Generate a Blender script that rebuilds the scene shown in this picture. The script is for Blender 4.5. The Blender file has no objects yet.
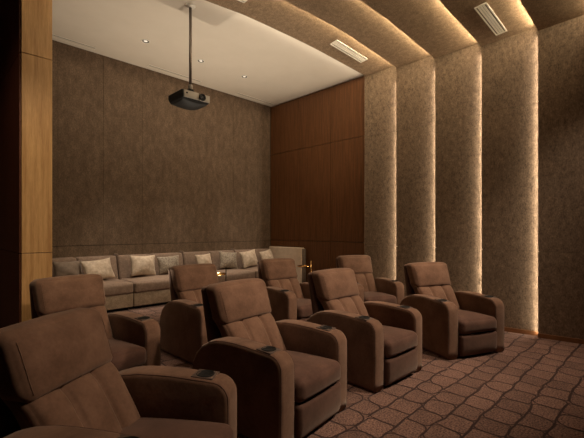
import bpy, bmesh, math, random
from mathutils import Vector, Matrix
random.seed(7)
SC = bpy.context.scene
COL = SC.collection
PI = math.pi

# ------------------------------------------------------------ materials
def mat(name, c1, c2=None, rough=.8, scale=6.0, detail=6, bump=.0, bscale=60, sheen=0, metal=0, emit=None, estr=0, stretch=(1,1,1), spec=.3, dist=.01, contrast=(.35,.65), fine=None):
    m = bpy.data.materials.new(name); m.use_nodes = True
    nt = m.node_tree; N = nt.nodes; L = nt.links
    b = N['Principled BSDF']
    b.inputs['Roughness'].default_value = rough
    b.inputs['Metallic'].default_value = metal
    b.inputs['Specular IOR Level'].default_value = spec
    if sheen:
        b.inputs['Sheen Weight'].default_value = sheen
        b.inputs['Sheen Roughness'].default_value = .45
        b.inputs['Sheen Tint'].default_value = (1,.8,.66,1)
    b.inputs['Base Color'].default_value = (*c1,1)
    tc = N.new('ShaderNodeTexCoord'); mp = N.new('ShaderNodeMapping')
    mp.inputs['Scale'].default_value = stretch
    L.new(tc.outputs['Object'], mp.inputs['Vector'])
    if c2:
        n = N.new('ShaderNodeTexNoise'); n.inputs['Scale'].default_value = scale; n.inputs['Detail'].default_value = detail
        n.inputs['Roughness'].default_value = .65
        L.new(mp.outputs[0], n.inputs['Vector'])
        r = N.new('ShaderNodeValToRGB')
        r.color_ramp.elements[0].position = contrast[0]; r.color_ramp.elements[1].position = contrast[1]
        r.color_ramp.elements[0].color = (*c1,1); r.color_ramp.elements[1].color = (*c2,1)
        L.new(n.outputs['Fac'], r.inputs['Fac'])
        out = r.outputs[0]
        if fine:
            n3 = N.new('ShaderNodeTexNoise'); n3.inputs['Scale'].default_value = fine[0]; n3.inputs['Detail'].default_value = 3
            L.new(mp.outputs[0], n3.inputs['Vector'])
            mr = N.new('ShaderNodeMapRange'); mr.inputs['From Min'].default_value = .3; mr.inputs['From Max'].default_value = .7
            mr.inputs['To Min'].default_value = 1-fine[1]; mr.inputs['To Max'].default_value = 1+fine[1]
            L.new(n3.outputs['Fac'], mr.inputs['Value'])
            mx = N.new('ShaderNodeVectorMath'); mx.operation = 'SCALE'
            L.new(out, mx.inputs[0]); L.new(mr.outputs[0], mx.inputs['Scale']); out = mx.outputs[0]
        L.new(out, b.inputs['Base Color'])
    if bump:
        n2 = N.new('ShaderNodeTexNoise'); n2.inputs['Scale'].default_value = bscale; n2.inputs['Detail'].default_value = 5
        L.new(mp.outputs[0], n2.inputs['Vector'])
        bp = N.new('ShaderNodeBump'); bp.inputs['Strength'].default_value = bump; bp.inputs['Distance'].default_value = dist
        L.new(n2.outputs['Fac'], bp.inputs['Height']); L.new(bp.outputs[0], b.inputs['Normal'])
    if emit:
        b.inputs['Emission Color'].default_value = (*emit,1); b.inputs['Emission Strength'].default_value = estr
    return m

M = {}
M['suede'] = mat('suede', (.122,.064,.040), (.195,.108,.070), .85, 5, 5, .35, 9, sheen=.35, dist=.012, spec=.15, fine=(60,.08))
M['suede_dark_shade'] = mat('suede_dark_shade', (.072,.036,.026), (.112,.058,.042), .85, 5, 5, .3, 9, sheen=.3, dist=.01, spec=.15, fine=(60,.08))  # darker suede; seat and leg rest have their shade put into this colour
M['leather'] = mat('leather', (.075,.05,.04), (.10,.068,.054), .45, 20, 3, .2, 120)
M['black'] = mat('black', (.004,.004,.004), None, .7)
M['stone'] = mat('stone', (.125,.087,.058), (.262,.187,.128), .8, 21, 12, .3, 60, stretch=(1,1,.6), dist=.005, fine=(70,.36), contrast=(.3,.7))
M['stone_ceiling'] = mat('stone_ceiling', (.20,.135,.082), (.33,.23,.145), .8, 14, 12, .3, 45, dist=.004, fine=(75,.3), contrast=(.32,.7))
M['stone_back'] = mat('stone_back', (.108,.071,.046), (.170,.114,.075), .8, 10, 12, .3, 60, stretch=(1,1,.5), dist=.003, fine=(85,.28))
M['wood'] = mat('wood', (.112,.046,.018), (.18,.078,.032), .45, 3.5, 8, .08, 40, stretch=(9,9,.5), dist=.002, fine=(30,.12))
M['oak'] = mat('oak', (.38,.20,.075), (.56,.33,.14), .45, 3.5, 8, .08, 40, stretch=(9,9,.5), dist=.002, fine=(30,.1))
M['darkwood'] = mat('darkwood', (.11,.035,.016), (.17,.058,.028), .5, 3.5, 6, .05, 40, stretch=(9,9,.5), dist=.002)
M['skirting'] = mat('skirting', (.20,.085,.035), (.27,.12,.05), .5, 8, 4)
M['backing'] = mat('backing', (.02,.014,.01), None, .9)
M['plaster'] = mat('plaster', (.76,.68,.57), (.79,.71,.60), .9, 2, 3, spec=.1)
M['vent'] = mat('vent', (.85,.80,.70), None, .5)
M['vent_dark'] = mat('vent_dark', (.16,.13,.1), None, .7)
M['sofa'] = mat('sofa', (.165,.112,.083), (.24,.168,.126), .9, 30, 6, .3, 200, sheen=.2, dist=.002, fine=(150,.15))
M['sofa_base'] = mat('sofa_base', (.185,.135,.092), (.29,.215,.15), .85, 18, 7, .3, 90, dist=.003, fine=(120,.2))
M['sofa_lit'] = mat('sofa_lit', (.62,.49,.38), (.70,.57,.45), .85, 12, 5, .2, 200, dist=.002)  # lighter sofa cloth for the end panel, lamp light put into the colour
M['pillow_light'] = mat('pillow_light', (.36,.28,.21), (.55,.44,.34), .6, 16, 6, .6, 22, sheen=.3, dist=.012)
M['pillow_grey'] = mat('pillow_grey', (.17,.135,.105), (.33,.275,.215), .7, 40, 8, .5, 24, sheen=.2, dist=.01, contrast=(.4,.6))
M['pillow_dark'] = mat('pillow_dark', (.15,.11,.085), (.2,.15,.115), .8, 20, 5, .3, 30, sheen=.2, dist=.01)
M['brass'] = mat('brass', (.85,.52,.2), None, .22, metal=1)
M['bronze'] = mat('bronze', (.05,.035,.025), None, .35, metal=.6)
M['pole'] = mat('pole', (.16,.13,.11), None, .4, metal=.7)
M['silver'] = mat('silver', (.27,.24,.21), None, .5, metal=.2)
M['projector'] = mat('projector', (.007,.006,.005), None, .6)
M['lens'] = mat('lens', (.03,.03,.035), None, .05, spec=.8)
M['lamp'] = mat('lamp', (.3,.25,.2), emit=(1,.88,.7), estr=.8)
M['baffle'] = mat('baffle', (.10,.08,.06), None, .5)
M['led'] = mat('led', (1,.85,.62), emit=(1,.80,.52), estr=5)

def carpet():
    m = bpy.data.materials.new('carpet'); m.use_nodes = True
    nt = m.node_tree; N = nt.nodes; L = nt.links
    b = N['Principled BSDF']; b.inputs['Roughness'].default_value = .95; b.inputs['Specular IOR Level'].default_value = .1
    b.inputs['Sheen Weight'].default_value = .25; b.inputs['Sheen Tint'].default_value = (1,.8,.75,1)
    def math_(op, a, c=None, c2=None, clamp=False):
        n = N.new('ShaderNodeMath'); n.operation = op; n.use_clamp = clamp
        for i, v in enumerate((a, c, c2)):
            if v is None: continue
            if isinstance(v, (int, float)): n.inputs[i].default_value = v
            else: L.new(v, n.inputs[i])
        return n.outputs[0]
    g = N.new('ShaderNodeNewGeometry')
    # slow wobble of the grid
    wn = N.new('ShaderNodeTexNoise'); wn.inputs['Scale'].default_value = 3.2; wn.inputs['Detail'].default_value = 1
    L.new(g.outputs['Position'], wn.inputs['Vector'])
    ws = N.new('ShaderNodeVectorMath'); ws.operation = 'SUBTRACT'; L.new(wn.outputs['Color'], ws.inputs[0]); ws.inputs[1].default_value = (.5,.5,.5)
    wk = N.new('ShaderNodeVectorMath'); wk.operation = 'SCALE'; L.new(ws.outputs[0], wk.inputs[0]); wk.inputs['Scale'].default_value = .085
    wa = N.new('ShaderNodeVectorMath'); wa.operation = 'ADD'; L.new(g.outputs['Position'], wa.inputs[0]); L.new(wk.outputs[0], wa.inputs[1])
    sp = N.new('ShaderNodeSeparateXYZ'); L.new(wa.outputs[0], sp.inputs[0])
    v = math_('DIVIDE', sp.outputs['Y'], .215)
    row = math_('FLOOR', v)
    wr = N.new('ShaderNodeTexWhiteNoise'); wr.noise_dimensions = '1D'; L.new(row, wr.inputs['W'])
    u = math_('ADD', math_('DIVIDE', sp.outputs['X'], .25), wr.outputs['Value'])
    colu = math_('FLOOR', u)
    fu = math_('MULTIPLY', math_('SUBTRACT', math_('SUBTRACT', u, colu), .5), .25)
    fv = math_('MULTIPLY', math_('SUBTRACT', math_('SUBTRACT', v, row), .5), .215)
    cb = N.new('ShaderNodeCombineXYZ'); L.new(colu, cb.inputs[0]); L.new(row, cb.inputs[1])
    wc = N.new('ShaderNodeTexWhiteNoise'); wc.noise_dimensions = '2D'; L.new(cb.outputs[0], wc.inputs['Vector'])
    # corner radius of each cell differs, and differs between its two ends
    side = math_('GREATER_THAN', fv, 0)
    cb2 = N.new('ShaderNodeCombineXYZ'); L.new(colu, cb2.inputs[0]); L.new(row, cb2.inputs[1]); L.new(side, cb2.inputs[2])
    wc2 = N.new('ShaderNodeTexWhiteNoise'); wc2.noise_dimensions = '3D'; L.new(cb2.outputs[0], wc2.inputs['Vector'])
    rad = math_('ADD', math_('MULTIPLY', math_('POWER', wc2.outputs['Value'], 1.6), .085), .018)
    qx = math_('ADD', math_('SUBTRACT', math_('ABSOLUTE', fu), .122), rad)
    qy = math_('ADD', math_('SUBTRACT', math_('ABSOLUTE', fv), .1045), rad)
    mx = math_('MAXIMUM', qx, 0); my = math_('MAXIMUM', qy, 0)
    ln = math_('SQRT', math_('ADD', math_('MULTIPLY', mx, mx), math_('MULTIPLY', my, my)))
    sd = math_('SUBTRACT', math_('ADD', ln, math_('MINIMUM', math_('MAXIMUM', qx, qy), 0)), rad)
    ad = math_('ABSOLUTE', sd)
    mr = N.new('ShaderNodeMapRange'); mr.interpolation_type = 'SMOOTHSTEP'
    mr.inputs['From Min'].default_value = .003; mr.inputs['From Max'].default_value = .011
    mr.inputs['To Min'].default_value = 1; mr.inputs['To Max'].default_value = 0
    L.new(ad, mr.inputs['Value'])
    # thicker line along the rows
    rl = math_('SUBTRACT', .1075, math_('ABSOLUTE', fv))
    rn = N.new('ShaderNodeTexNoise'); rn.inputs['Scale'].default_value = 4.5; L.new(g.outputs['Position'], rn.inputs['Vector'])
    mr2 = N.new('ShaderNodeMapRange'); mr2.interpolation_type = 'SMOOTHSTEP'
    mr2.inputs['From Min'].default_value = .004; mr2.inputs['From Max'].default_value = .011
    mr2.inputs['To Min'].default_value = 1; mr2.inputs['To Max'].default_value = 0
    L.new(rl, mr2.inputs['Value'])
    msk = math_('GREATER_THAN', rn.outputs['Fac'], .40)
    line = math_('MAXIMUM', mr.outputs[0], math_('MULTIPLY', mr2.outputs[0], msk))
    # pile
    pn = N.new('ShaderNodeTexNoise'); pn.inputs['Scale'].default_value = 75; pn.inputs['Detail'].default_value = 3
    L.new(g.outputs['Position'], pn.inputs['Vector'])
    ramp = N.new('ShaderNodeValToRGB'); ramp.color_ramp.elements[0].position = .35; ramp.color_ramp.elements[1].position = .65
    ramp.color_ramp.elements[0].color = (.045,.022,.017,1); ramp.color_ramp.elements[1].color = (.255,.148,.112,1)
    L.new(pn.outputs['Fac'], ramp.inputs['Fac'])
    bn = N.new('ShaderNodeTexNoise'); bn.inputs['Scale'].default_value = 7; L.new(g.outputs['Position'], bn.inputs['Vector'])
    val = math_('ADD', math_('MULTIPLY', wc.outputs['Value'], .35), math_('ADD', math_('MULTIPLY', bn.outputs['Fac'], .7), .5))
    sc = N.new('ShaderNodeVectorMath'); sc.operation = 'SCALE'; L.new(ramp.outputs[0], sc.inputs[0]); L.new(val, sc.inputs['Scale'])
    mix = N.new('ShaderNodeMix'); mix.data_type = 'RGBA'
    L.new(line, mix.inputs['Factor']); L.new(sc.outputs[0], mix.inputs['A']); mix.inputs['B'].default_value = (.030,.015,.013,1)
    L.new(mix.outputs['Result'], b.inputs['Base Color'])
    bp = N.new('ShaderNodeBump'); bp.inputs['Strength'].default_value = .6; bp.inputs['Distance'].default_value = .006
    h = math_('SUBTRACT', math_('MULTIPLY', pn.outputs['Fac'], .5), line)
    L.new(h, bp.inputs['Height']); L.new(bp.outputs[0], b.inputs['Normal'])
    return m
M['carpet'] = carpet()

# ------------------------------------------------------------ object helpers
def obj(name, bm, m, parent=None, smooth=True, loc=None, rot=None):
    bmesh.ops.recalc_face_normals(bm, faces=bm.faces)
    me = bpy.data.meshes.new(name); bm.to_mesh(me); bm.free()
    for p in me.polygons: p.use_smooth = smooth
    me.materials.append(M[m])
    o = bpy.data.objects.new(name, me); COL.objects.link(o)
    if parent: o.parent = parent
    if loc: o.location = loc
    if rot: o.rotation_euler = rot
    return o
def empty(name, loc=(0,0,0), rz=0, parent=None):
    o = bpy.data.objects.new(name, None); COL.objects.link(o)
    o.location = loc; o.rotation_euler = (0,0,rz); o.empty_display_size = .1
    if parent: o.parent = parent
    return o
def tag(o, label, cat, group=None):
    o['label'] = label; o['category'] = cat
    if group: o['group'] = group
    return o
def struct(o, label=None):
    o['kind'] = 'structure'
    if label: o['label'] = label; o['category'] = 'room'
    return o
def copy_tree(o, parent=None):
    c = o.copy(); COL.objects.link(c); c.parent = parent
    for ch in o.children: copy_tree(ch, c)
    return c

def box(bm, x0, x1, y0, y1, z0, z1, bev=0, seg=2):
    r = bmesh.ops.create_cube(bm, size=1)
    bmesh.ops.transform(bm, matrix=Matrix.Translation(((x0+x1)/2,(y0+y1)/2,(z0+z1)/2)) @ Matrix.Diagonal((x1-x0,y1-y0,z1-z0,1)), verts=r['verts'])
    if bev:
        es = list({e for v in r['verts'] for e in v.link_edges})
        bmesh.ops.bevel(bm, geom=es, offset=bev, segments=seg, profile=.5, affect='EDGES')
    return bm
def bx(*a, **k): return box(bmesh.new(), *a, **k)

def rbox(bm, hx, hy, hz, r, fn=None, n=8):
    """rounded box with a dense skin; fn(Vector, unit coords) -> Vector deforms it"""
    H = (hx,hy,hz)
    def axis(h, rr):
        rr = min(rr, h*.999); o = [h-rr*t for t in (0,.18,.42,.7,1)]
        i = h-rr; inner = [-i + 2*i*k/n for k in range(1,n)] if i > 1e-3 else []
        vals = sorted({round(v,6) for v in [-q for q in o]+inner+o})
        return vals
    A = [axis(h, r) for h in H]
    cache = {}
    def vert(p):
        k = tuple(round(c,5) for c in p)
        if k in cache: return cache[k]
        q = Vector([max(-(H[i]-min(r,H[i]*.999)), min(H[i]-min(r,H[i]*.999), p[i])) for i in range(3)])
        d = Vector(p)-q
        v = q + d.normalized()*min(r, d.length*1e9) if d.length > 1e-7 else Vector(p)
        uv = (p[0]/hx, p[1]/hy, p[2]/hz)
        if fn: v = fn(v, uv)
        cache[k] = bm.verts.new(v); return cache[k]
    for ax in range(3):
        a1, a2 = (ax+1)%3, (ax+2)%3
        for s in (-1,1):
            for i in range(len(A[a1])-1):
                for j in range(len(A[a2])-1):
                    ps = []
                    for (ii,jj) in ((i,j),(i+1,j),(i+1,j+1),(i,j+1)):
                        p = [0,0,0]; p[ax] = s*H[ax]; p[a1] = A[a1][ii]; p[a2] = A[a2][jj]; ps.append(vert(p))
                    if s < 0: ps.reverse()
                    try: bm.faces.new(ps)
                    except ValueError: pass
    return bm
def bulge(u, v, p=2.0): return max(0,(1-abs(u)**p))*max(0,(1-abs(v)**p))

def tube(bm, pts, r, n=8, closed=False):
    pts = [Vector(p) for p in pts]; rings = []
    for i, p in enumerate(pts):
        if closed: t = pts[(i+1)%len(pts)]-pts[i-1]
        else: t = pts[min(i+1,len(pts)-1)]-pts[max(i-1,0)]
        t.normalize(); up = Vector((0,0,1)) if abs(t.z) < .9 else Vector((1,0,0))
        if abs(t.x) < .2 and abs(t.z) <= 1.0: up = Vector((1,0,0))
        a = t.cross(up).normalized(); b = t.cross(a)
        rings.append([bm.verts.new(p+(a*math.cos(2*PI*k/n)+b*math.sin(2*PI*k/n))*r) for k in range(n)])
    m = len(rings)
    for i in range(m if closed else m-1):
        A, B = rings[i], rings[(i+1)%m]
        for k in range(n): bm.faces.new((A[k],A[(k+1)%n],B[(k+1)%n],B[k]))
    if not closed:
        bm.faces.new(rings[0][::-1]); bm.faces.new(rings[-1])
    return bm
def lathe(bm, prof, n=32, c=(0,0,0), cap=True):
    rings = [[bm.verts.new((c[0]+r*math.cos(2*PI*k/n), c[1]+r*math.sin(2*PI*k/n), c[2]+z)) for k in range(n)] for r,z in prof]
    for A,B in zip(rings, rings[1:]):
        for k in range(n): bm.faces.new((A[k],A[(k+1)%n],B[(k+1)%n],B[k]))
    if cap: bm.faces.new(rings[0][::-1]); bm.faces.new(rings[-1])
    return bm

# ------------------------------------------------------------ camera
cam = bpy.data.cameras.new('camera'); co = bpy.data.objects.new('camera', cam); COL.objects.link(co)
co.location = (0,0,1.5); co.rotation_euler = (PI/2,0,-PI/4)
cam.sensor_width = 36; cam.lens = 36*380/584; cam.shift_y = 11/584; cam.clip_start = .02
SC.camera = co

# ------------------------------------------------------------ the room
RX = 6.23; BY = 6.98; ZC = 4.53; LX = -2.6; FY = -4.2
fl = obj('floor', bx(LX-.1,RX+.2,FY-.1,BY+.1,-.12,0), 'carpet', smooth=False); struct(fl)
pf = obj('floor', bx(LX,RX+.0,5.0,BY,0.001,.22,bev=.012), 'carpet', smooth=False); struct(pf)

# back wall : two tiers of upright panels
wb = obj('wall_back', bx(LX-.1,RX+.2,BY+.02,BY+.15,-.1,ZC+.15), 'backing', smooth=False); struct(wb)
xs = [2.35+.6925*k for k in range(-8,6)] + [RX]
xs[0] = LX
for i in range(len(xs)-1):
    for z0,z1 in ((.0,1.238),(1.238,ZC+.06)):
        obj('wall_panel', bx(xs[i]+.0013,xs[i+1]-.0013,BY,BY+.03,z0+.004,z1-.004,bev=.002), 'stone_back', wb, smooth=False)

# right wall
wr = obj('wall_right', bx(RX+.14,RX+.26,FY-.1,BY+.15,-.1,ZC+.15), 'backing', smooth=False); struct(wr)
ys = [BY-.0, 6.0, 5.08, 4.20]
for a,b_ in zip(ys, ys[1:]):
    for z0,z1 in ((.0,1.257),(1.257,3.337),(3.337,ZC-.02)):
        obj('wood_panel', bx(RX,RX+.13,b_+.005,a-.005,z0+.005,z1-.005,bev=.003), 'wood', wr, smooth=False)
XP, XR = 6.185, 6.275           # proud edge and receding edge of each slanted panel
YT = [4.20, 3.524, 2.80, 2.067, 1.323, .58]
ZT = [4.46, 4.42, 4.37, 4.32, 4.28, 4.25]
def slant_panel(y_far, y_near, z0, z1, last=False):
    bm = bmesh.new()
    pts = [(XP,y_far),(XP+.004,y_far-.004),(XR,y_near-.0),(XR+.02,y_near),(XR+.02,y_far)]
    lo = [bm.verts.new((x,y,z0)) for x,y in pts]; hi = [bm.verts.new((x,y,z1)) for x,y in pts]
    bm.faces.new(lo); bm.faces.new(hi[::-1])
    for k in range(len(pts)):
        j = (k+1)%len(pts); bm.faces.new((lo[k],lo[j],hi[j],hi[k]))
    return bm
for k in range(len(YT)):
    yf = YT[k]; yn = YT[k+1] if k+1 < len(YT) else -.2
    for z0,z1 in ((.0,1.20),(1.204,3.30),(3.304,ZC+.1)):
        obj('stone_panel', slant_panel(yf, yn, z0, z1), 'stone', wr, smooth=False)
obj('stone_panel', bx(XP+.01,RX+.2,FY,-.2,0,ZC), 'stone', wr, smooth=False)
for k in range(1, len(YT)-1):
    obj('light_strip', bx(XP+.034,XP+.044,YT[k]+.001,YT[k]+.006,.02,4.2), 'led', wr, smooth=False)
bb = bmesh.new()
for k in range(len(YT)):
    yf = YT[k]; yn = YT[k+1] if k+1 < len(YT) else -.2
    v = []
    for x,y in ((XP-.014,yf-.0),(XR-.014,yn),(XR+.02,yn),(XP+.02,yf)):
        v.append((x,y))
    lo = [bb.verts.new((x,y,.0)) for x,y in v]; hi = [bb.verts.new((x,y,.06)) for x,y in v]
    bb.faces.new(lo); bb.faces.new(hi[::-1])
    for q in range(4): j = (q+1)%4; bb.faces.new((lo[q],lo[j],hi[j],hi[q]))
box(bb, RX-.014,RX+.02,4.2,5.0,0,.06); box(bb, XP-.01,RX+.2,FY,-.2,0,.06)
struct(obj('baseboard_right', bb, 'skirting', smooth=False))

# left side: timber-clad wall end and the far side of the room
wl = obj('wall_left', bx(.812,1.066,4.77,BY-.01,.0,ZC), 'backing', smooth=False); struct(wl)
for z0,z1 in ((.0,1.257),(1.257,3.337),(3.337,ZC)):
    z0 = max(z0,.0)
    obj('oak_panel', bx(.80,1.074,4.745,4.775,z0+.003,z1-.003,bev=.003), 'oak', wl, smooth=False)
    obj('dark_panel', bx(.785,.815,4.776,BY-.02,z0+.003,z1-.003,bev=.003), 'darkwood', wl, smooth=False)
    obj('stone_panel', bx(1.060,1.080,4.776,BY-.02,z0+.003,z1-.003,bev=.003), 'stone_back', wl, smooth=False)
ws = obj('wall_side', bx(LX-.15,LX,FY,BY,0,ZC+.1), 'darkwood', smooth=False); struct(ws)
wf = obj('wall_front', bx(LX,RX+.2,FY-.15,FY,0,ZC+.1), 'stone_back', smooth=False); struct(wf)

# ceiling: plaster field at the back, slanting stone-faced ribs towards the front
ce = obj('ceiling', bx(LX-.1,RX+.1,4.12,BY+.1,ZC,ZC+.12), 'plaster', smooth=False); struct(ce)
struct(obj('ceiling', bx(LX-.1,RX+.3,FY-.1,4.15,ZC+.22,ZC+.3), 'backing', smooth=False))
def arch(x):
    if x > 4.7: return .070*(1-((x-4.7)/1.52)**1.05)
    if x > 3.2: return .070*(1-((4.7-x)/1.5)**1.7)
    return -.113*(3.2-x)*max(.35, 1-(3.2-x)/6)
XE = RX+.08
def zlip(k, x):
    zw = ZT[k] if k < len(ZT) else ZT[-1]-.03*(k-len(ZT)+1)
    a = arch(x)
    if k == 0: a = min(a, .085)*.55 if a > 0 else a
    return zw + a
YC = [4.17, 3.505, 2.81, 2.075, 1.323, .58, -.16, -.9, -1.65, -2.4, -3.15, FY]
NX = 90
XS = [LX + (XE-LX)*(1-(1-i/NX)**1.4) for i in range(NX+1)]
RIB = []
for k in range(len(YC)-1):
    yf, yn = YC[k], YC[k+1]
    bm = bmesh.new(); rows = []
    for x in XS:
        zf = zlip(k, x); zn = zlip(k+1, x) + .105
        if k+1 == len(YC)-1: zn = zf+.05
        rows.append([bm.verts.new(p) for p in ((x,yf,zf),(x,yn,zn),(x,yn,zn+.05),(x,yf,zf+.17))])
    for A,B in zip(rows, rows[1:]):
        for q in range(4): j = (q+1)%4; bm.faces.new((A[q],A[j],B[j],B[q]))
    bm.faces.new(rows[0]); bm.faces.new(rows[-1][::-1])
    o = obj('ceiling_rib', bm, 'stone_ceiling', ce, smooth=False)
    if 1 <= k <= 5:
        bm = bmesh.new(); rr = []
        for x in XS:
            if x < 1.0 or x > 6.15: continue
            z = zlip(k,x)+.022
            rr.append([bm.verts.new(p) for p in ((x,yf+.001,z),(x,yf+.006,z),(x,yf+.006,z+.012),(x,yf+.001,z+.012))])
        for A,B in zip(rr, rr[1:]):
            for q in range(4): j = (q+1)%4; bm.faces.new((A[q],A[j],B[j],B[q]))
        obj('light_strip', bm, 'led', ce, smooth=False)

# ------------------------------------------------------------ lights
def area(name, loc, target, sx, sy, power, col=(1,.80,.55), spread=PI, up='Y'):
    l = bpy.data.lights.new(name, 'AREA'); l.shape = 'RECTANGLE'; l.size = sx; l.size_y = sy; l.energy = power; l.color = col; l.spread = spread
    o = bpy.data.objects.new(name, l); COL.objects.link(o); o.location = loc
    d = Vector(target)-Vector(loc)
    o.rotation_euler = d.to_track_quat('-Z', up).to_euler()
    return o
def spot(name, loc, target, power, ang, blend=.5, size=.05, col=(1,.84,.65)):
    l = bpy.data.lights.new(name, 'SPOT'); l.energy = power; l.spot_size = math.radians(ang); l.spot_blend = blend; l.shadow_soft_size = size; l.color = col
    o = bpy.data.objects.new(name, l); COL.objects.link(o); o.location = loc
    d = Vector(target)-Vector(loc); o.rotation_euler = d.to_track_quat('-Z','Y').to_euler()
    return o
WARM = (1,.80,.52)
# light strips hidden behind the proud edge of every wall panel
for k in range(1, len(YT)-1):
    y = YT[k]+.008
    area('strip_light', (XP+.052, y, 2.14), (XP+.07, y+1, 2.14), .012, 4.2, 8.0, (1,.83,.62), up='Y')
for k in range(1, 6):
    y = YC[k]+.008
    segs = [1.0,1.8,2.4,2.9,3.3]+[3.6+.3*q for q in range(9)]+[6.17]
    for a,b_ in zip(segs, segs[1:]):
        za, zb = zlip(k,a)+.050, zlip(k,b_)+.050
        o = area('strip_light', ((a+b_)/2, y, (za+zb)/2), ((a+b_)/2, y+1, (za+zb)/2), b_-a, .012, 5.0*(b_-a)*min(1,max(.25,((a+b_)/2-1.8)/3.6)), WARM, up='Z')

# ------------------------------------------------------------ recliner
def arm_outline():
    """(b, z) outline of an arm seen from the side, front at b=0"""
    P = [(.006,.010),(.004,.10),(.001,.22),(0,.40),(.0,.52)]
    c = (.105,.545); R = .105
    for t in range(1,9):
        a = PI - t/8*(PI/2-.04); P.append((c[0]+R*math.cos(a), c[1]+R*math.sin(a)*1.02))
    P += [(.22,.660),(.34,.668),(.46,.670),(.56,.667),(.66,.653),(.75,.625),(.83,.58),(.90,.515),(.945,.43),(.965,.33),(.968,.22),(.964,.10),(.955,.010)]
    return P
def inset(P, d):
    n = len(P); out = []
    for i in range(n):
        p0 = Vector(P[i-1]); p1 = Vector(P[i]); p2 = Vector(P[(i+1)%n])
        e1 = (p1-p0).normalized(); e2 = (p2-p1).normalized()
        n1 = Vector((e1.y,-e1.x)); n2 = Vector((e2.y,-e2.x)); m = (n1+n2)
        m = m/max(.6,(m.length_squared/2)) if m.length > .1 else n1
        out.append((P[i][0]+m.x*d, P[i][1]+m.y*d))
    return out
def resample(P, n):
    Q = P+[P[0]]; L = [0]
    for a,b_ in zip(Q,Q[1:]): L.append(L[-1]+math.dist(a,b_))
    return P
def make_arm(side):
    bm = bmesh.new(); P = arm_outline(); t = .160; r = .030; cx = side*.366
    levels = []
    for k in range(6):
        a = k/5*PI/2; levels.append((-t/2 + r*(1-math.sin(a)), r*(1-math.cos(a))))
    lv = [(x, d) for x,d in levels[::-1]]
    lv = [(x, d) for (x,d) in lv]       # from side face (deep inset) to full outline
    seq = sorted([(-t/2 + r*(1-math.cos(k/5*PI/2)), r*(1-math.sin(k/5*PI/2))) for k in range(6)])
    seq = seq + [(0,-.004)] + [(-x,d) for x,d in seq[::-1]]
    # side faces get a soft outward crown
    rings = []
    for x,d in seq: rings.append([bm.verts.new((cx+x, b_, z)) for b_,z in inset(P, d)])
    for A,B in zip(rings, rings[1:]):
        for q in range(len(P)): j = (q+1)%len(P); bm.faces.new((A[q],A[j],B[j],B[q]))
    for ring, s in ((rings[0],-1),(rings[-1],1)):
        cen = Vector((.46,.36)); prev = ring
        for f, out in ((.82,.006),(.6,.010),(.3,.012)):
            new = []
            for v in ring:
                p = cen + (Vector((v.co.y, v.co.z))-cen)*f
                new.append(bm.verts.new((v.co.x + s*out, p.x, p.y)))
            for q in range(len(P)): j = (q+1)%len(P); bm.faces.new((prev[q],prev[j],new[j],new[q]))
            prev = new
        bm.faces.new(prev if s > 0 else prev[::-1])
    return bm, P, t, cx
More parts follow.
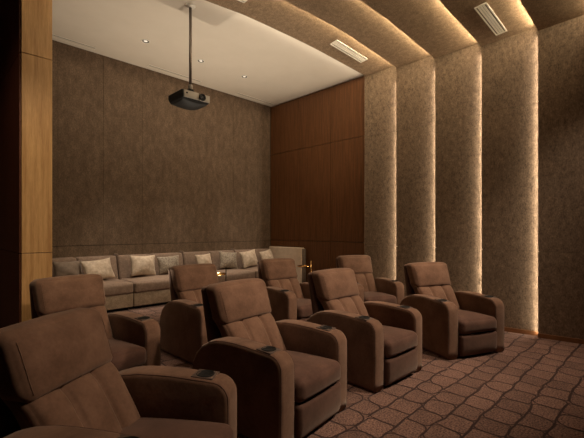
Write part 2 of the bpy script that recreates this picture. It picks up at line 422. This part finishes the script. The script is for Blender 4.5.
def make_chair():
    root = empty('recliner_chair')
    # floor plinth
    obj('base', bx(-.26,.26,.10,.90,.0,.10,bev=.01), 'black', root)
    for s in (-1,1):
        bm, P, t, cx = make_arm(s)
        arm = obj('armrest', bm, 'suede', root)
        # stitched seams that frame the band running up the front and over the top
        for e in (-1,1):
            pts = [(cx+e*(t/2-.010), b_, z) for b_,z in inset(P[:19], .008)]
            tb = tube(bmesh.new(), pts, .0032, 6)
            obj('seam', tb, 'suede_dark_shade', arm)
        ch = empty('cup_holder', parent=root); ch.location = (s*.372,.175,.6505)
        obj('plate', bx(-.060,.060,-.066,.066,.0,.012,bev=.004), 'leather', ch).rotation_euler = (.06,0,0)
        bm = bmesh.new()
        lathe(bm, [(.001,.0142),(.047,.0142),(.049,.0162),(.052,.0158),(.053,.012),(.053,.008)], 28)
        obj('cup', bm, 'black', ch)
    # seat cushion
    def f(v, uv):
        u, w, h = uv
        z = v.z; y = v.y; x = v.x
        if h > 0: z += .032*bulge(u,w,2.2)
        if w < -.5: y -= .020*bulge(u,h,2)
        z += .018*((1-w)/2)**1.5*0 - .02*((1+w)/2)
        return Vector((x,y,z))
    bm = rbox(bmesh.new(), .284, .315, .085, .055, f, 10)
    obj('seat', bm, 'suede_dark_shade', root, loc=(0,.272,.368))
    # leg-rest panel in front
    def f(v, uv):
        u, w, h = uv
        y = v.y - (.016*bulge(u,h,2) if w < 0 else 0)
        y += .03*max(0,-h)**2 if w < 0 else 0
        return Vector((v.x,y,v.z))
    bm = rbox(bmesh.new(), .282, .045, .130, .030, f, 8)
    obj('leg_rest', bm, 'suede_dark_shade', root, loc=(0,.006,.150))
    # lower back with three stuffed channels, leaning
    def lean(y0, z0, k):
        return lambda v: Vector((v.x, y0 + v.y + k*(v.z), z0 + v.z))
    L1 = lean(.680,.575,.60)
    def f(v, uv):
        u, w, h = uv
        y = v.y
        if w < -.2:
            c, hw = (0,.36) if abs(u) < .36 else (math.copysign(.68,u), .33)
            lobe = max(0, 1-((u-c)/hw)**2)**.5
            y -= .020*bulge(u,h,3) + .028*lobe*(1-abs(h)**5) - .012 - .022*math.exp(-((abs(u)-.36)/.035)**2)*(1-h**8)
        if h > .45: y += .05*((h-.45)/.55)**2
        return L1(Vector((v.x*(1+.03*h), y, v.z)))
    def dense(bm, hx, hy, hz, r, fn): return rbox(bm, hx, hy, hz, r, fn, 34)
    obj('backrest', dense(bmesh.new(), .285,.075,.205,.045,f), 'suede', root)
    # head cushion
    L2 = lean(.838,.882,.32)
    def f(v, uv):
        u, w, h = uv
        y = v.y; z = v.z; x = v.x
        if w < 0: y -= .042*bulge(u,h,2.4)
        if h > .3: z += .012*bulge(u,w,2) 
        x *= 1+.02*h
        if h < 0 and w < 0: y -= .016*(-h)**2
        return L2(Vector((x,y,z)))
    hr = obj('headrest', rbox(bmesh.new(), .308,.082,.156,.050,f,12), 'suede', root)
    for sx in (-1,1):   # stitching near both short sides
        pts = [f(Vector((sx*.272,-.0812,-.115+.023*q)), (sx*.88,-1,(-.115+.023*q)/.156)) for q in range(11)]
        obj('seam', tube(bmesh.new(), pts, .0018, 6), 'suede', hr)
    # outer back shell
    L3 = lean(.925,.56,.20)
    def f(v, uv):
        u, w, h = uv
        y = v.y + (.02*bulge(u,h,2.5) if w > 0 else 0)
        return L3(Vector((v.x, y, v.z)))
    obj('back_shell', rbox(bmesh.new(), .300,.050,.455,.040,f,8), 'suede_dark_shade', root, loc=(0,-.03,0))
    return root
chair = make_chair()
G1 = 'recliners in the front row'; G2 = 'recliners in the second row'
CH = [
 (1.00,1.57,34.1,'large brown suede recliner at the left front corner, cut by the bottom frame edge',G1),
 (2.168,1.882,7.2,'brown suede recliner in front row, right beside the nearest frame-cut one',G1),
 (3.43,1.90,-1.7,'brown suede recliner in front row, directly left of the rightmost one',G1),
 (4.75,1.63,-23.9,'brown suede recliner at the right end of the front row on open carpet',G1),
 (1.22,3.33,8.4,'brown suede recliner in second row standing before the tall orange wood column',G2),
 (2.64,3.58,.8,'brown suede recliner in second row, dark outer arm under the projector',G2),
 (4.00,3.57,-7.2,'brown suede recliner in second row between the two brass drink tables',G2),
 (5.22,3.24,-25.8,'tan-lit suede recliner at right end of second row near wood and stone wall',G2)]
for i,(x,y,a,lab,g) in enumerate(CH):
    c = chair if i == 0 else copy_tree(chair)
    c.location = (x,y,0); c.rotation_euler = (0,0,math.radians(a)); tag(c, lab, 'chair', g)

# ------------------------------------------------------------ sofa along the back wall
PZ = .221
def make_sofa(w):
    root = empty('sofa')
    obj('base', bx(.004,w-.004,.03,.88,.05,.27,bev=.015,seg=3), 'sofa_base', root)
    obj('plinth', bx(.06,w-.06,.10,.85,.0,.05), 'black', root)
    def f(v, uv):
        u,q,h = uv; z = v.z + (.022*bulge(u,q,2.4) if h > 0 else 0); y = v.y - (.014*bulge(u,h,2) if q < 0 else 0)
        return Vector((v.x,y,z))
    obj('seat_cushion', rbox(bmesh.new(), w/2-.006,.345,.088,.04,f,8), 'sofa', root, loc=(w/2,.345,.355))
    for s in (0,1):
        def f(v, uv):
            u,q,h = uv; y = v.y - (.02*bulge(u,h,2.6) if q < 0 else 0) + .06*h
            return Vector((v.x,y,v.z))
        obj('back_cushion', rbox(bmesh.new(), w/4-.006,.085,.215,.035,f,8), 'sofa', root, loc=(w/4+s*w/2,.755,.62))
    obj('back_frame', bx(.004,.03,.74,.905,.05,.865,bev=.01), 'sofa', root)
    obj('back_frame', bx(.03,w-.004,.86,.905,.05,.80,bev=.01), 'sofa', root)
    return root
sf = make_sofa(1.245)
SL = ['taupe sofa section nearest the orange wood column, holding a dark and a shiny pillow',
      'taupe sofa section second from the orange column, directly left of the section under the projector',
      'taupe sofa section behind the chair under the projector',
      'taupe sofa section in the corner before the lit end panel']
for i, x0 in enumerate((1.262,2.512,3.762,5.012)):
    s = sf if i == 0 else copy_tree(sf)
    if i == 3: s.scale = (.87,1,1)
    s.location = (x0,6.06,PZ); tag(s, SL[i], 'sofa', 'sofa sections along the back wall')
def f(v, uv):
    return Vector((v.x,v.y,v.z))
pe = empty('sofa_end_panel', (6.155,6.33,PZ)); tag(pe, 'brightly lit high upholstered end panel of the corner sofa against the wood wall', 'sofa')
obj('panel', rbox(bmesh.new(), .060,.55,.44,.03,f,4), 'sofa_lit', pe, loc=(0,.02,.445))
obj('edge_roll', tube(bmesh.new(), [(-.0,-.545,.04),(0,-.55,.3),(0,-.55,.6),(0,-.545,.86)], .045, 14), 'pillow_dark', pe)

# ------------------------------------------------------------ pillows
def make_pillow(w, h, t, seed):
    rnd = random.Random(seed); bm = bmesh.new(); n = 18; G = {}
    ph = [rnd.uniform(0,6) for _ in range(4)]
    for s in (-1,1):
        for i in range(n+1):
            for j in range(n+1):
                u = -1+2*i/n; v = -1+2*j/n
                edge = i in (0,n) or j in (0,n)
                if edge and s == 1: G[(s,i,j)] = G[(-1,i,j)]; continue
                x = u*w/2*(1-.09*(1-v*v)); z = v*h/2*(1-.09*(1-u*u))
                th = t/2*(max(0,1-abs(u)**2.2)**.6)*(max(0,1-abs(v)**2.2)**.6)
                cr = .012*math.sin(5*u+ph[0]+2*v)*math.sin(4*v+ph[1]) * (1-abs(u)**4)*(1-abs(v)**4)
                th *= 1 + .12*math.sin(3*u+ph[2])*math.sin(2.5*v+ph[3])
                G[(s,i,j)] = bm.verts.new((x, s*(th+cr*.5) , z + h/2))
        for i in range(n):
            for j in range(n):
                q = [G[(s,i,j)],G[(s,i+1,j)],G[(s,i+1,j+1)],G[(s,i,j+1)]]
                bm.faces.new(q)
    return bm
# x, y, width, height, tilt back, yaw, roll, material, label
PL = [
 (1.70,6.60,.42,.33,-.16,.05,.0,'pillow_dark','dark taupe pillow at the sofa end beside the orange wood column'),
 (2.14,6.36,.50,.36,-.42,.2,-.06,'pillow_light','shiny crumpled light pillow, leftmost bright one on the sofa'),
 (2.86,6.50,.46,.37,-.22,.0,.03,'pillow_light','light speckled square pillow, second bright one from the left on the sofa'),
 (3.36,6.62,.44,.33,-.18,.0,-.04,'pillow_grey','grey-brown pillow just left of the chair under the projector'),
 (4.10,6.62,.42,.34,-.26,.2,-.02,'pillow_light','light pillow rising behind the chair under the projector'),
 (4.66,6.50,.46,.36,-.25,.0,.10,'pillow_grey','slumped grey speckled pillow behind the left brass drink table'),
 (5.24,6.42,.48,.37,-.3,.1,-.10,'pillow_light','light pillow tilted on the sofa right of the left brass drink table'),
 (5.76,6.44,.46,.36,-.3,.25,-.12,'pillow_light','rightmost pillow in the sofa corner beside the lit end panel')]
for i,(x,y,w,h,tl,yw,rl,m,lab) in enumerate(PL):
    o = obj('throw_pillow', make_pillow(w,h,.16,i), m)
    y = 6.60 - h*math.sin(-tl) - .06*abs(math.sin(yw))*4*w/2
    o.rotation_euler = (tl, rl, yw); o.location = (x, y, PZ+.477)
    tag(o, lab, 'pillow', 'throw pillows on the sofa')

# ------------------------------------------------------------ brass drink tables
def make_table(m):
    root = empty('drink_table')
    bm = bmesh.new(); lathe(bm, [(.001,.0),(.125,.0),(.128,.006),(.12,.012),(.001,.014)], 36)
    obj('foot', bm, m, root)
    obj('pole', tube(bmesh.new(), [(.11,0,.01),(.11,0,.3),(.11,0,.66)], .010, 12), m, root)
    bm = bmesh.new(); lathe(bm, [(.001,.0),(.13,.0),(.14,.004),(.14,.022),(.134,.022),(.13,.008),(.001,.008)], 40)
    obj('tray', bm, 'brass', root, loc=(-.03,0,.535))
    return root
t1 = make_table('bronze'); t1.location = (3.62,5.33,PZ); t1.rotation_euler = (0,0,-PI/4)
tag(t1, 'small brass drink table with dark stem between second row chairs, left one of two', 'table', 'brass drink tables before the sofa')
t2 = make_table('brass'); t2.location = (5.64,5.25,PZ); t2.rotation_euler = (0,0,-PI/4)
tag(t2, 'small all-brass drink table with brass stem near the sofa end panel and wood wall', 'table', 'brass drink tables before the sofa')

# ------------------------------------------------------------ projector on its pole
pj = empty('projector', (2.66,4.60,3.20)); tag(pj, 'dark grey projector hanging from the white ceiling on a long pole', 'projector')
def f(v, uv):
    u,q,h = uv; z = v.z
    if h < 0: z -= .055*bulge(u,q,2.4)
    return Vector((v.x*(1-.10*max(0,-h)), v.y*(1-.08*max(0,-h)), z))
obj('body', rbox(bmesh.new(), .215,.19,.062,.022,f,8), 'projector', pj, loc=(0,.03,.06))
fp = obj('front_panel', bx(-.19,.03,-.172,-.155,.018,.112,bev=.006), 'silver', pj)
obj('front_panel', bx(.04,.195,-.172,-.155,.018,.112,bev=.006), 'silver', pj)
def ring(prof, m, n, parent, loc): 
    o = obj(n, lathe(bmesh.new(), prof, 28), m, parent, loc=loc); o.rotation_euler = (PI/2,0,0); return o
ln = ring([(.001,0),(.046,0),(.046,.022),(.036,.026),(.034,.012),(.001,.012)], 'projector', 'lens', pj, (.075,-.170,.065))
ring([(.001,.014),(.030,.013),(.031,.010)], 'lens', 'lens_glass', pj, (.075,-.171,.065))
ring([(.001,0),(.012,0),(.012,.004),(.001,.004)], 'black', 'sensor', pj, (-.15,-.172,.075))
obj('top_plate', bx(-.15,.15,-.12,.15,.122,.132,bev=.004), 'silver', pj)
obj('mount', bx(-.035,.035,-.03,.03,.13,.20,bev=.006), 'black', pj)
obj('collar', lathe(bmesh.new(), [(.03,.0),(.03,.06),(.024,.07)], 20, (0,0,.19)), 'silver', pj)
obj('pole', tube(bmesh.new(), [(0,0,.19),(0,0,.7),(0,0,ZC-3.20-.005)], .019, 16), 'pole', pj)
obj('ceiling_plate', lathe(bmesh.new(), [(.02,-.03),(.06,-.02),(.07,-.001)], 24, (0,0,ZC-3.20)), 'vent', pj)

# ------------------------------------------------------------ ceiling fittings
def make_downlight():
    root = empty('downlight')
    bm = bmesh.new(); lathe(bm, [(.054,-.001),(.056,-.006),(.066,-.007),(.070,-.001)], 28, cap=False)
    obj('trim_ring', bm, 'vent', root)
    obj('baffle', lathe(bmesh.new(), [(.030,-.001),(.054,-.0035)], 28, cap=False), 'baffle', root)
    bm = bmesh.new(); lathe(bm, [(.001,-.0035),(.027,-.0035),(.031,-.001)], 24); obj('lamp', bm, 'lamp', root)
    return root
dl = make_downlight()
DL = [(2.65,'recessed ceiling downlight on white plaster, left of the projector pole'),
      (3.66,'recessed ceiling downlight on white plaster, middle of three, just right of the projector pole'),
      (4.64,'recessed ceiling downlight on white plaster, nearest the wood wall')]
for i,(x,lab) in enumerate(DL):
    o = dl if i == 0 else copy_tree(dl)
    o.location = (x,5.97,ZC-.0005); tag(o, lab, 'light', 'downlights over the sofa')
    spot('downlight_beam', (x,5.97,ZC-.02), (x+(-.2,0,.5)[i],6.33,.6), 330, 38, 1.0, .03, (1,.86,.68))
def make_slot():
    root = empty('slot_diffuser')
    bm = bmesh.new()
    box(bm,-.55,.55,-.055,-.040,-.006,.0); box(bm,-.55,.55,.040,.055,-.006,.0); box(bm,-.55,-.54,-.04,.04,-.006,0); box(bm,.54,.55,-.04,.04,-.006,0)
    obj('frame', bm, 'vent', root, smooth=False)
    obj('slot', bx(-.54,.54,-.04,-.018,-.002,0), 'vent_dark', root, smooth=False)
    obj('vane', bx(-.54,.54,-.018,.04,-.004,0), 'plaster', root, smooth=False)
    return root
sl = make_slot()
for i,(x,lab) in enumerate(((1.62,'long slot air diffuser in white ceiling next to the orange wood column'),(3.62,'long slot air diffuser in white ceiling behind the projector pole'),(5.62,'long slot air diffuser in white ceiling near the back right corner'))):
    o = sl if i == 0 else copy_tree(sl)
    o.location = (x,6.82,ZC-.001); tag(o, lab, 'vent', 'slot diffusers along the back wall')
def make_vent():
    root = empty('ceiling_vent'); L_ = .435; W = .075
    bm = bmesh.new()
    box(bm,-L_,L_,-W,-W+.016,-.012,.0); box(bm,-L_,L_,W-.016,W,-.012,.0); box(bm,-L_,-L_+.02,-W,W,-.012,0); box(bm,L_-.02,L_,-W,W,-.012,0)
    obj('frame', bm, 'vent', root, smooth=False)
    obj('duct', bx(-L_+.01,L_-.01,-W+.01,W-.01,-.002,.001), 'vent_dark', root, smooth=False)
    for y in (-.030,0,.030):
        obj('slat', bx(-L_+.018,L_-.018,y-.0125,y+.0125,-.011,-.003,bev=.002), 'vent', root, smooth=False)
    return root
vt = make_vent()
def vent_at(k, x, y):
    t = (YC[k]-y)/(YC[k]-YC[k+1])
    z = lambda xx: (1-t)*zlip(k,xx) + t*(zlip(k+1,xx)+.105)
    return z
for i,(k,x,y,lab) in enumerate(((0,5.24,3.86,'white slatted vent on stone ceiling rib above the wood and stone wall joint'),
                            (3,5.60,1.745,'white slatted vent on stone ceiling rib at the top right'),
                            (0,2.62,3.86,'white slatted vent on the rib beside the white ceiling, mostly cut by top frame edge'))):
    o = vt if i == 0 else copy_tree(vt)
    z = vent_at(k,x,y)
    zz = max(z(x-.43),z(x),z(x+.43))
    dzx = (z(x+.43)-z(x-.43))/.86
    dzy = (zlip(k,x)-zlip(k+1,x)-.105)/(YC[k]-YC[k+1])
    o.location = (x,y,min(z(x),(z(x+.43)+z(x-.43))/2)-.003); o.rotation_euler = (math.atan(dzy), -math.atan(dzx), 0)
    tag(o, lab, 'vent', 'slatted vents in the ceiling ribs')

# ------------------------------------------------------------ unseen lamps and added fill lights
for x,y,p,tx,ty,an in ((2.5,-.1,270,1.2,2.6,66),(4.1,-.1,340,3.0,2.6,62),(5.5,-.1,350,4.6,2.2,62),(5.7,.2,130,5.5,1.4,64),(5.3,.35,110,4.7,3.6,40),(3.6,.0,70,2.7,3.9,36)):
    spot('front_spot', (x,y,4.0), (tx,ty,.4), p, an, 1.0, .10, (1,.785,.585))  # unseen lamps; the narrow pair is added to brighten the second row
area('rib_edge_fill', (3.6,4.185,4.43), (3.6,5.6,4.62), 5.0, .04, 3, (1,.86,.68), up='Z')  # weak fill added along the rib edge to brighten the plaster
# unseen uplights added behind the second row to brighten the plaster ceiling
for x,y,tx in ((2.1,4.85,2.4),(3.5,4.85,3.5),(4.9,4.8,4.6)):
    spot('added_uplight', (x,y,.3), (tx,5.15,4.5), 140, 84, 1.0, .04, (1,.85,.66))
spot('column_light', (.9,2.6,4.0), (.95,4.75,1.6), 112, 55, 1.0, .05, (1,.82,.56))
spot('side_fill', (-.9,3.6,4.0), (.8,5.3,1.8), 26, 70, 1.0, .05, (1,.75,.55))  # fill light added from the left to lift the dark wood side

# ------------------------------------------------------------ world and view
w = bpy.data.worlds.new('world'); SC.world = w; w.use_nodes = True
w.node_tree.nodes['Background'].inputs[0].default_value = (.9,.7,.5,1); w.node_tree.nodes['Background'].inputs[1].default_value = .05
vs = SC.view_settings; SC.view_settings.view_transform = 'Standard'
vs.look = 'None'; vs.gamma = 1; vs.use_curve_mapping = False; vs.exposure = 0.15
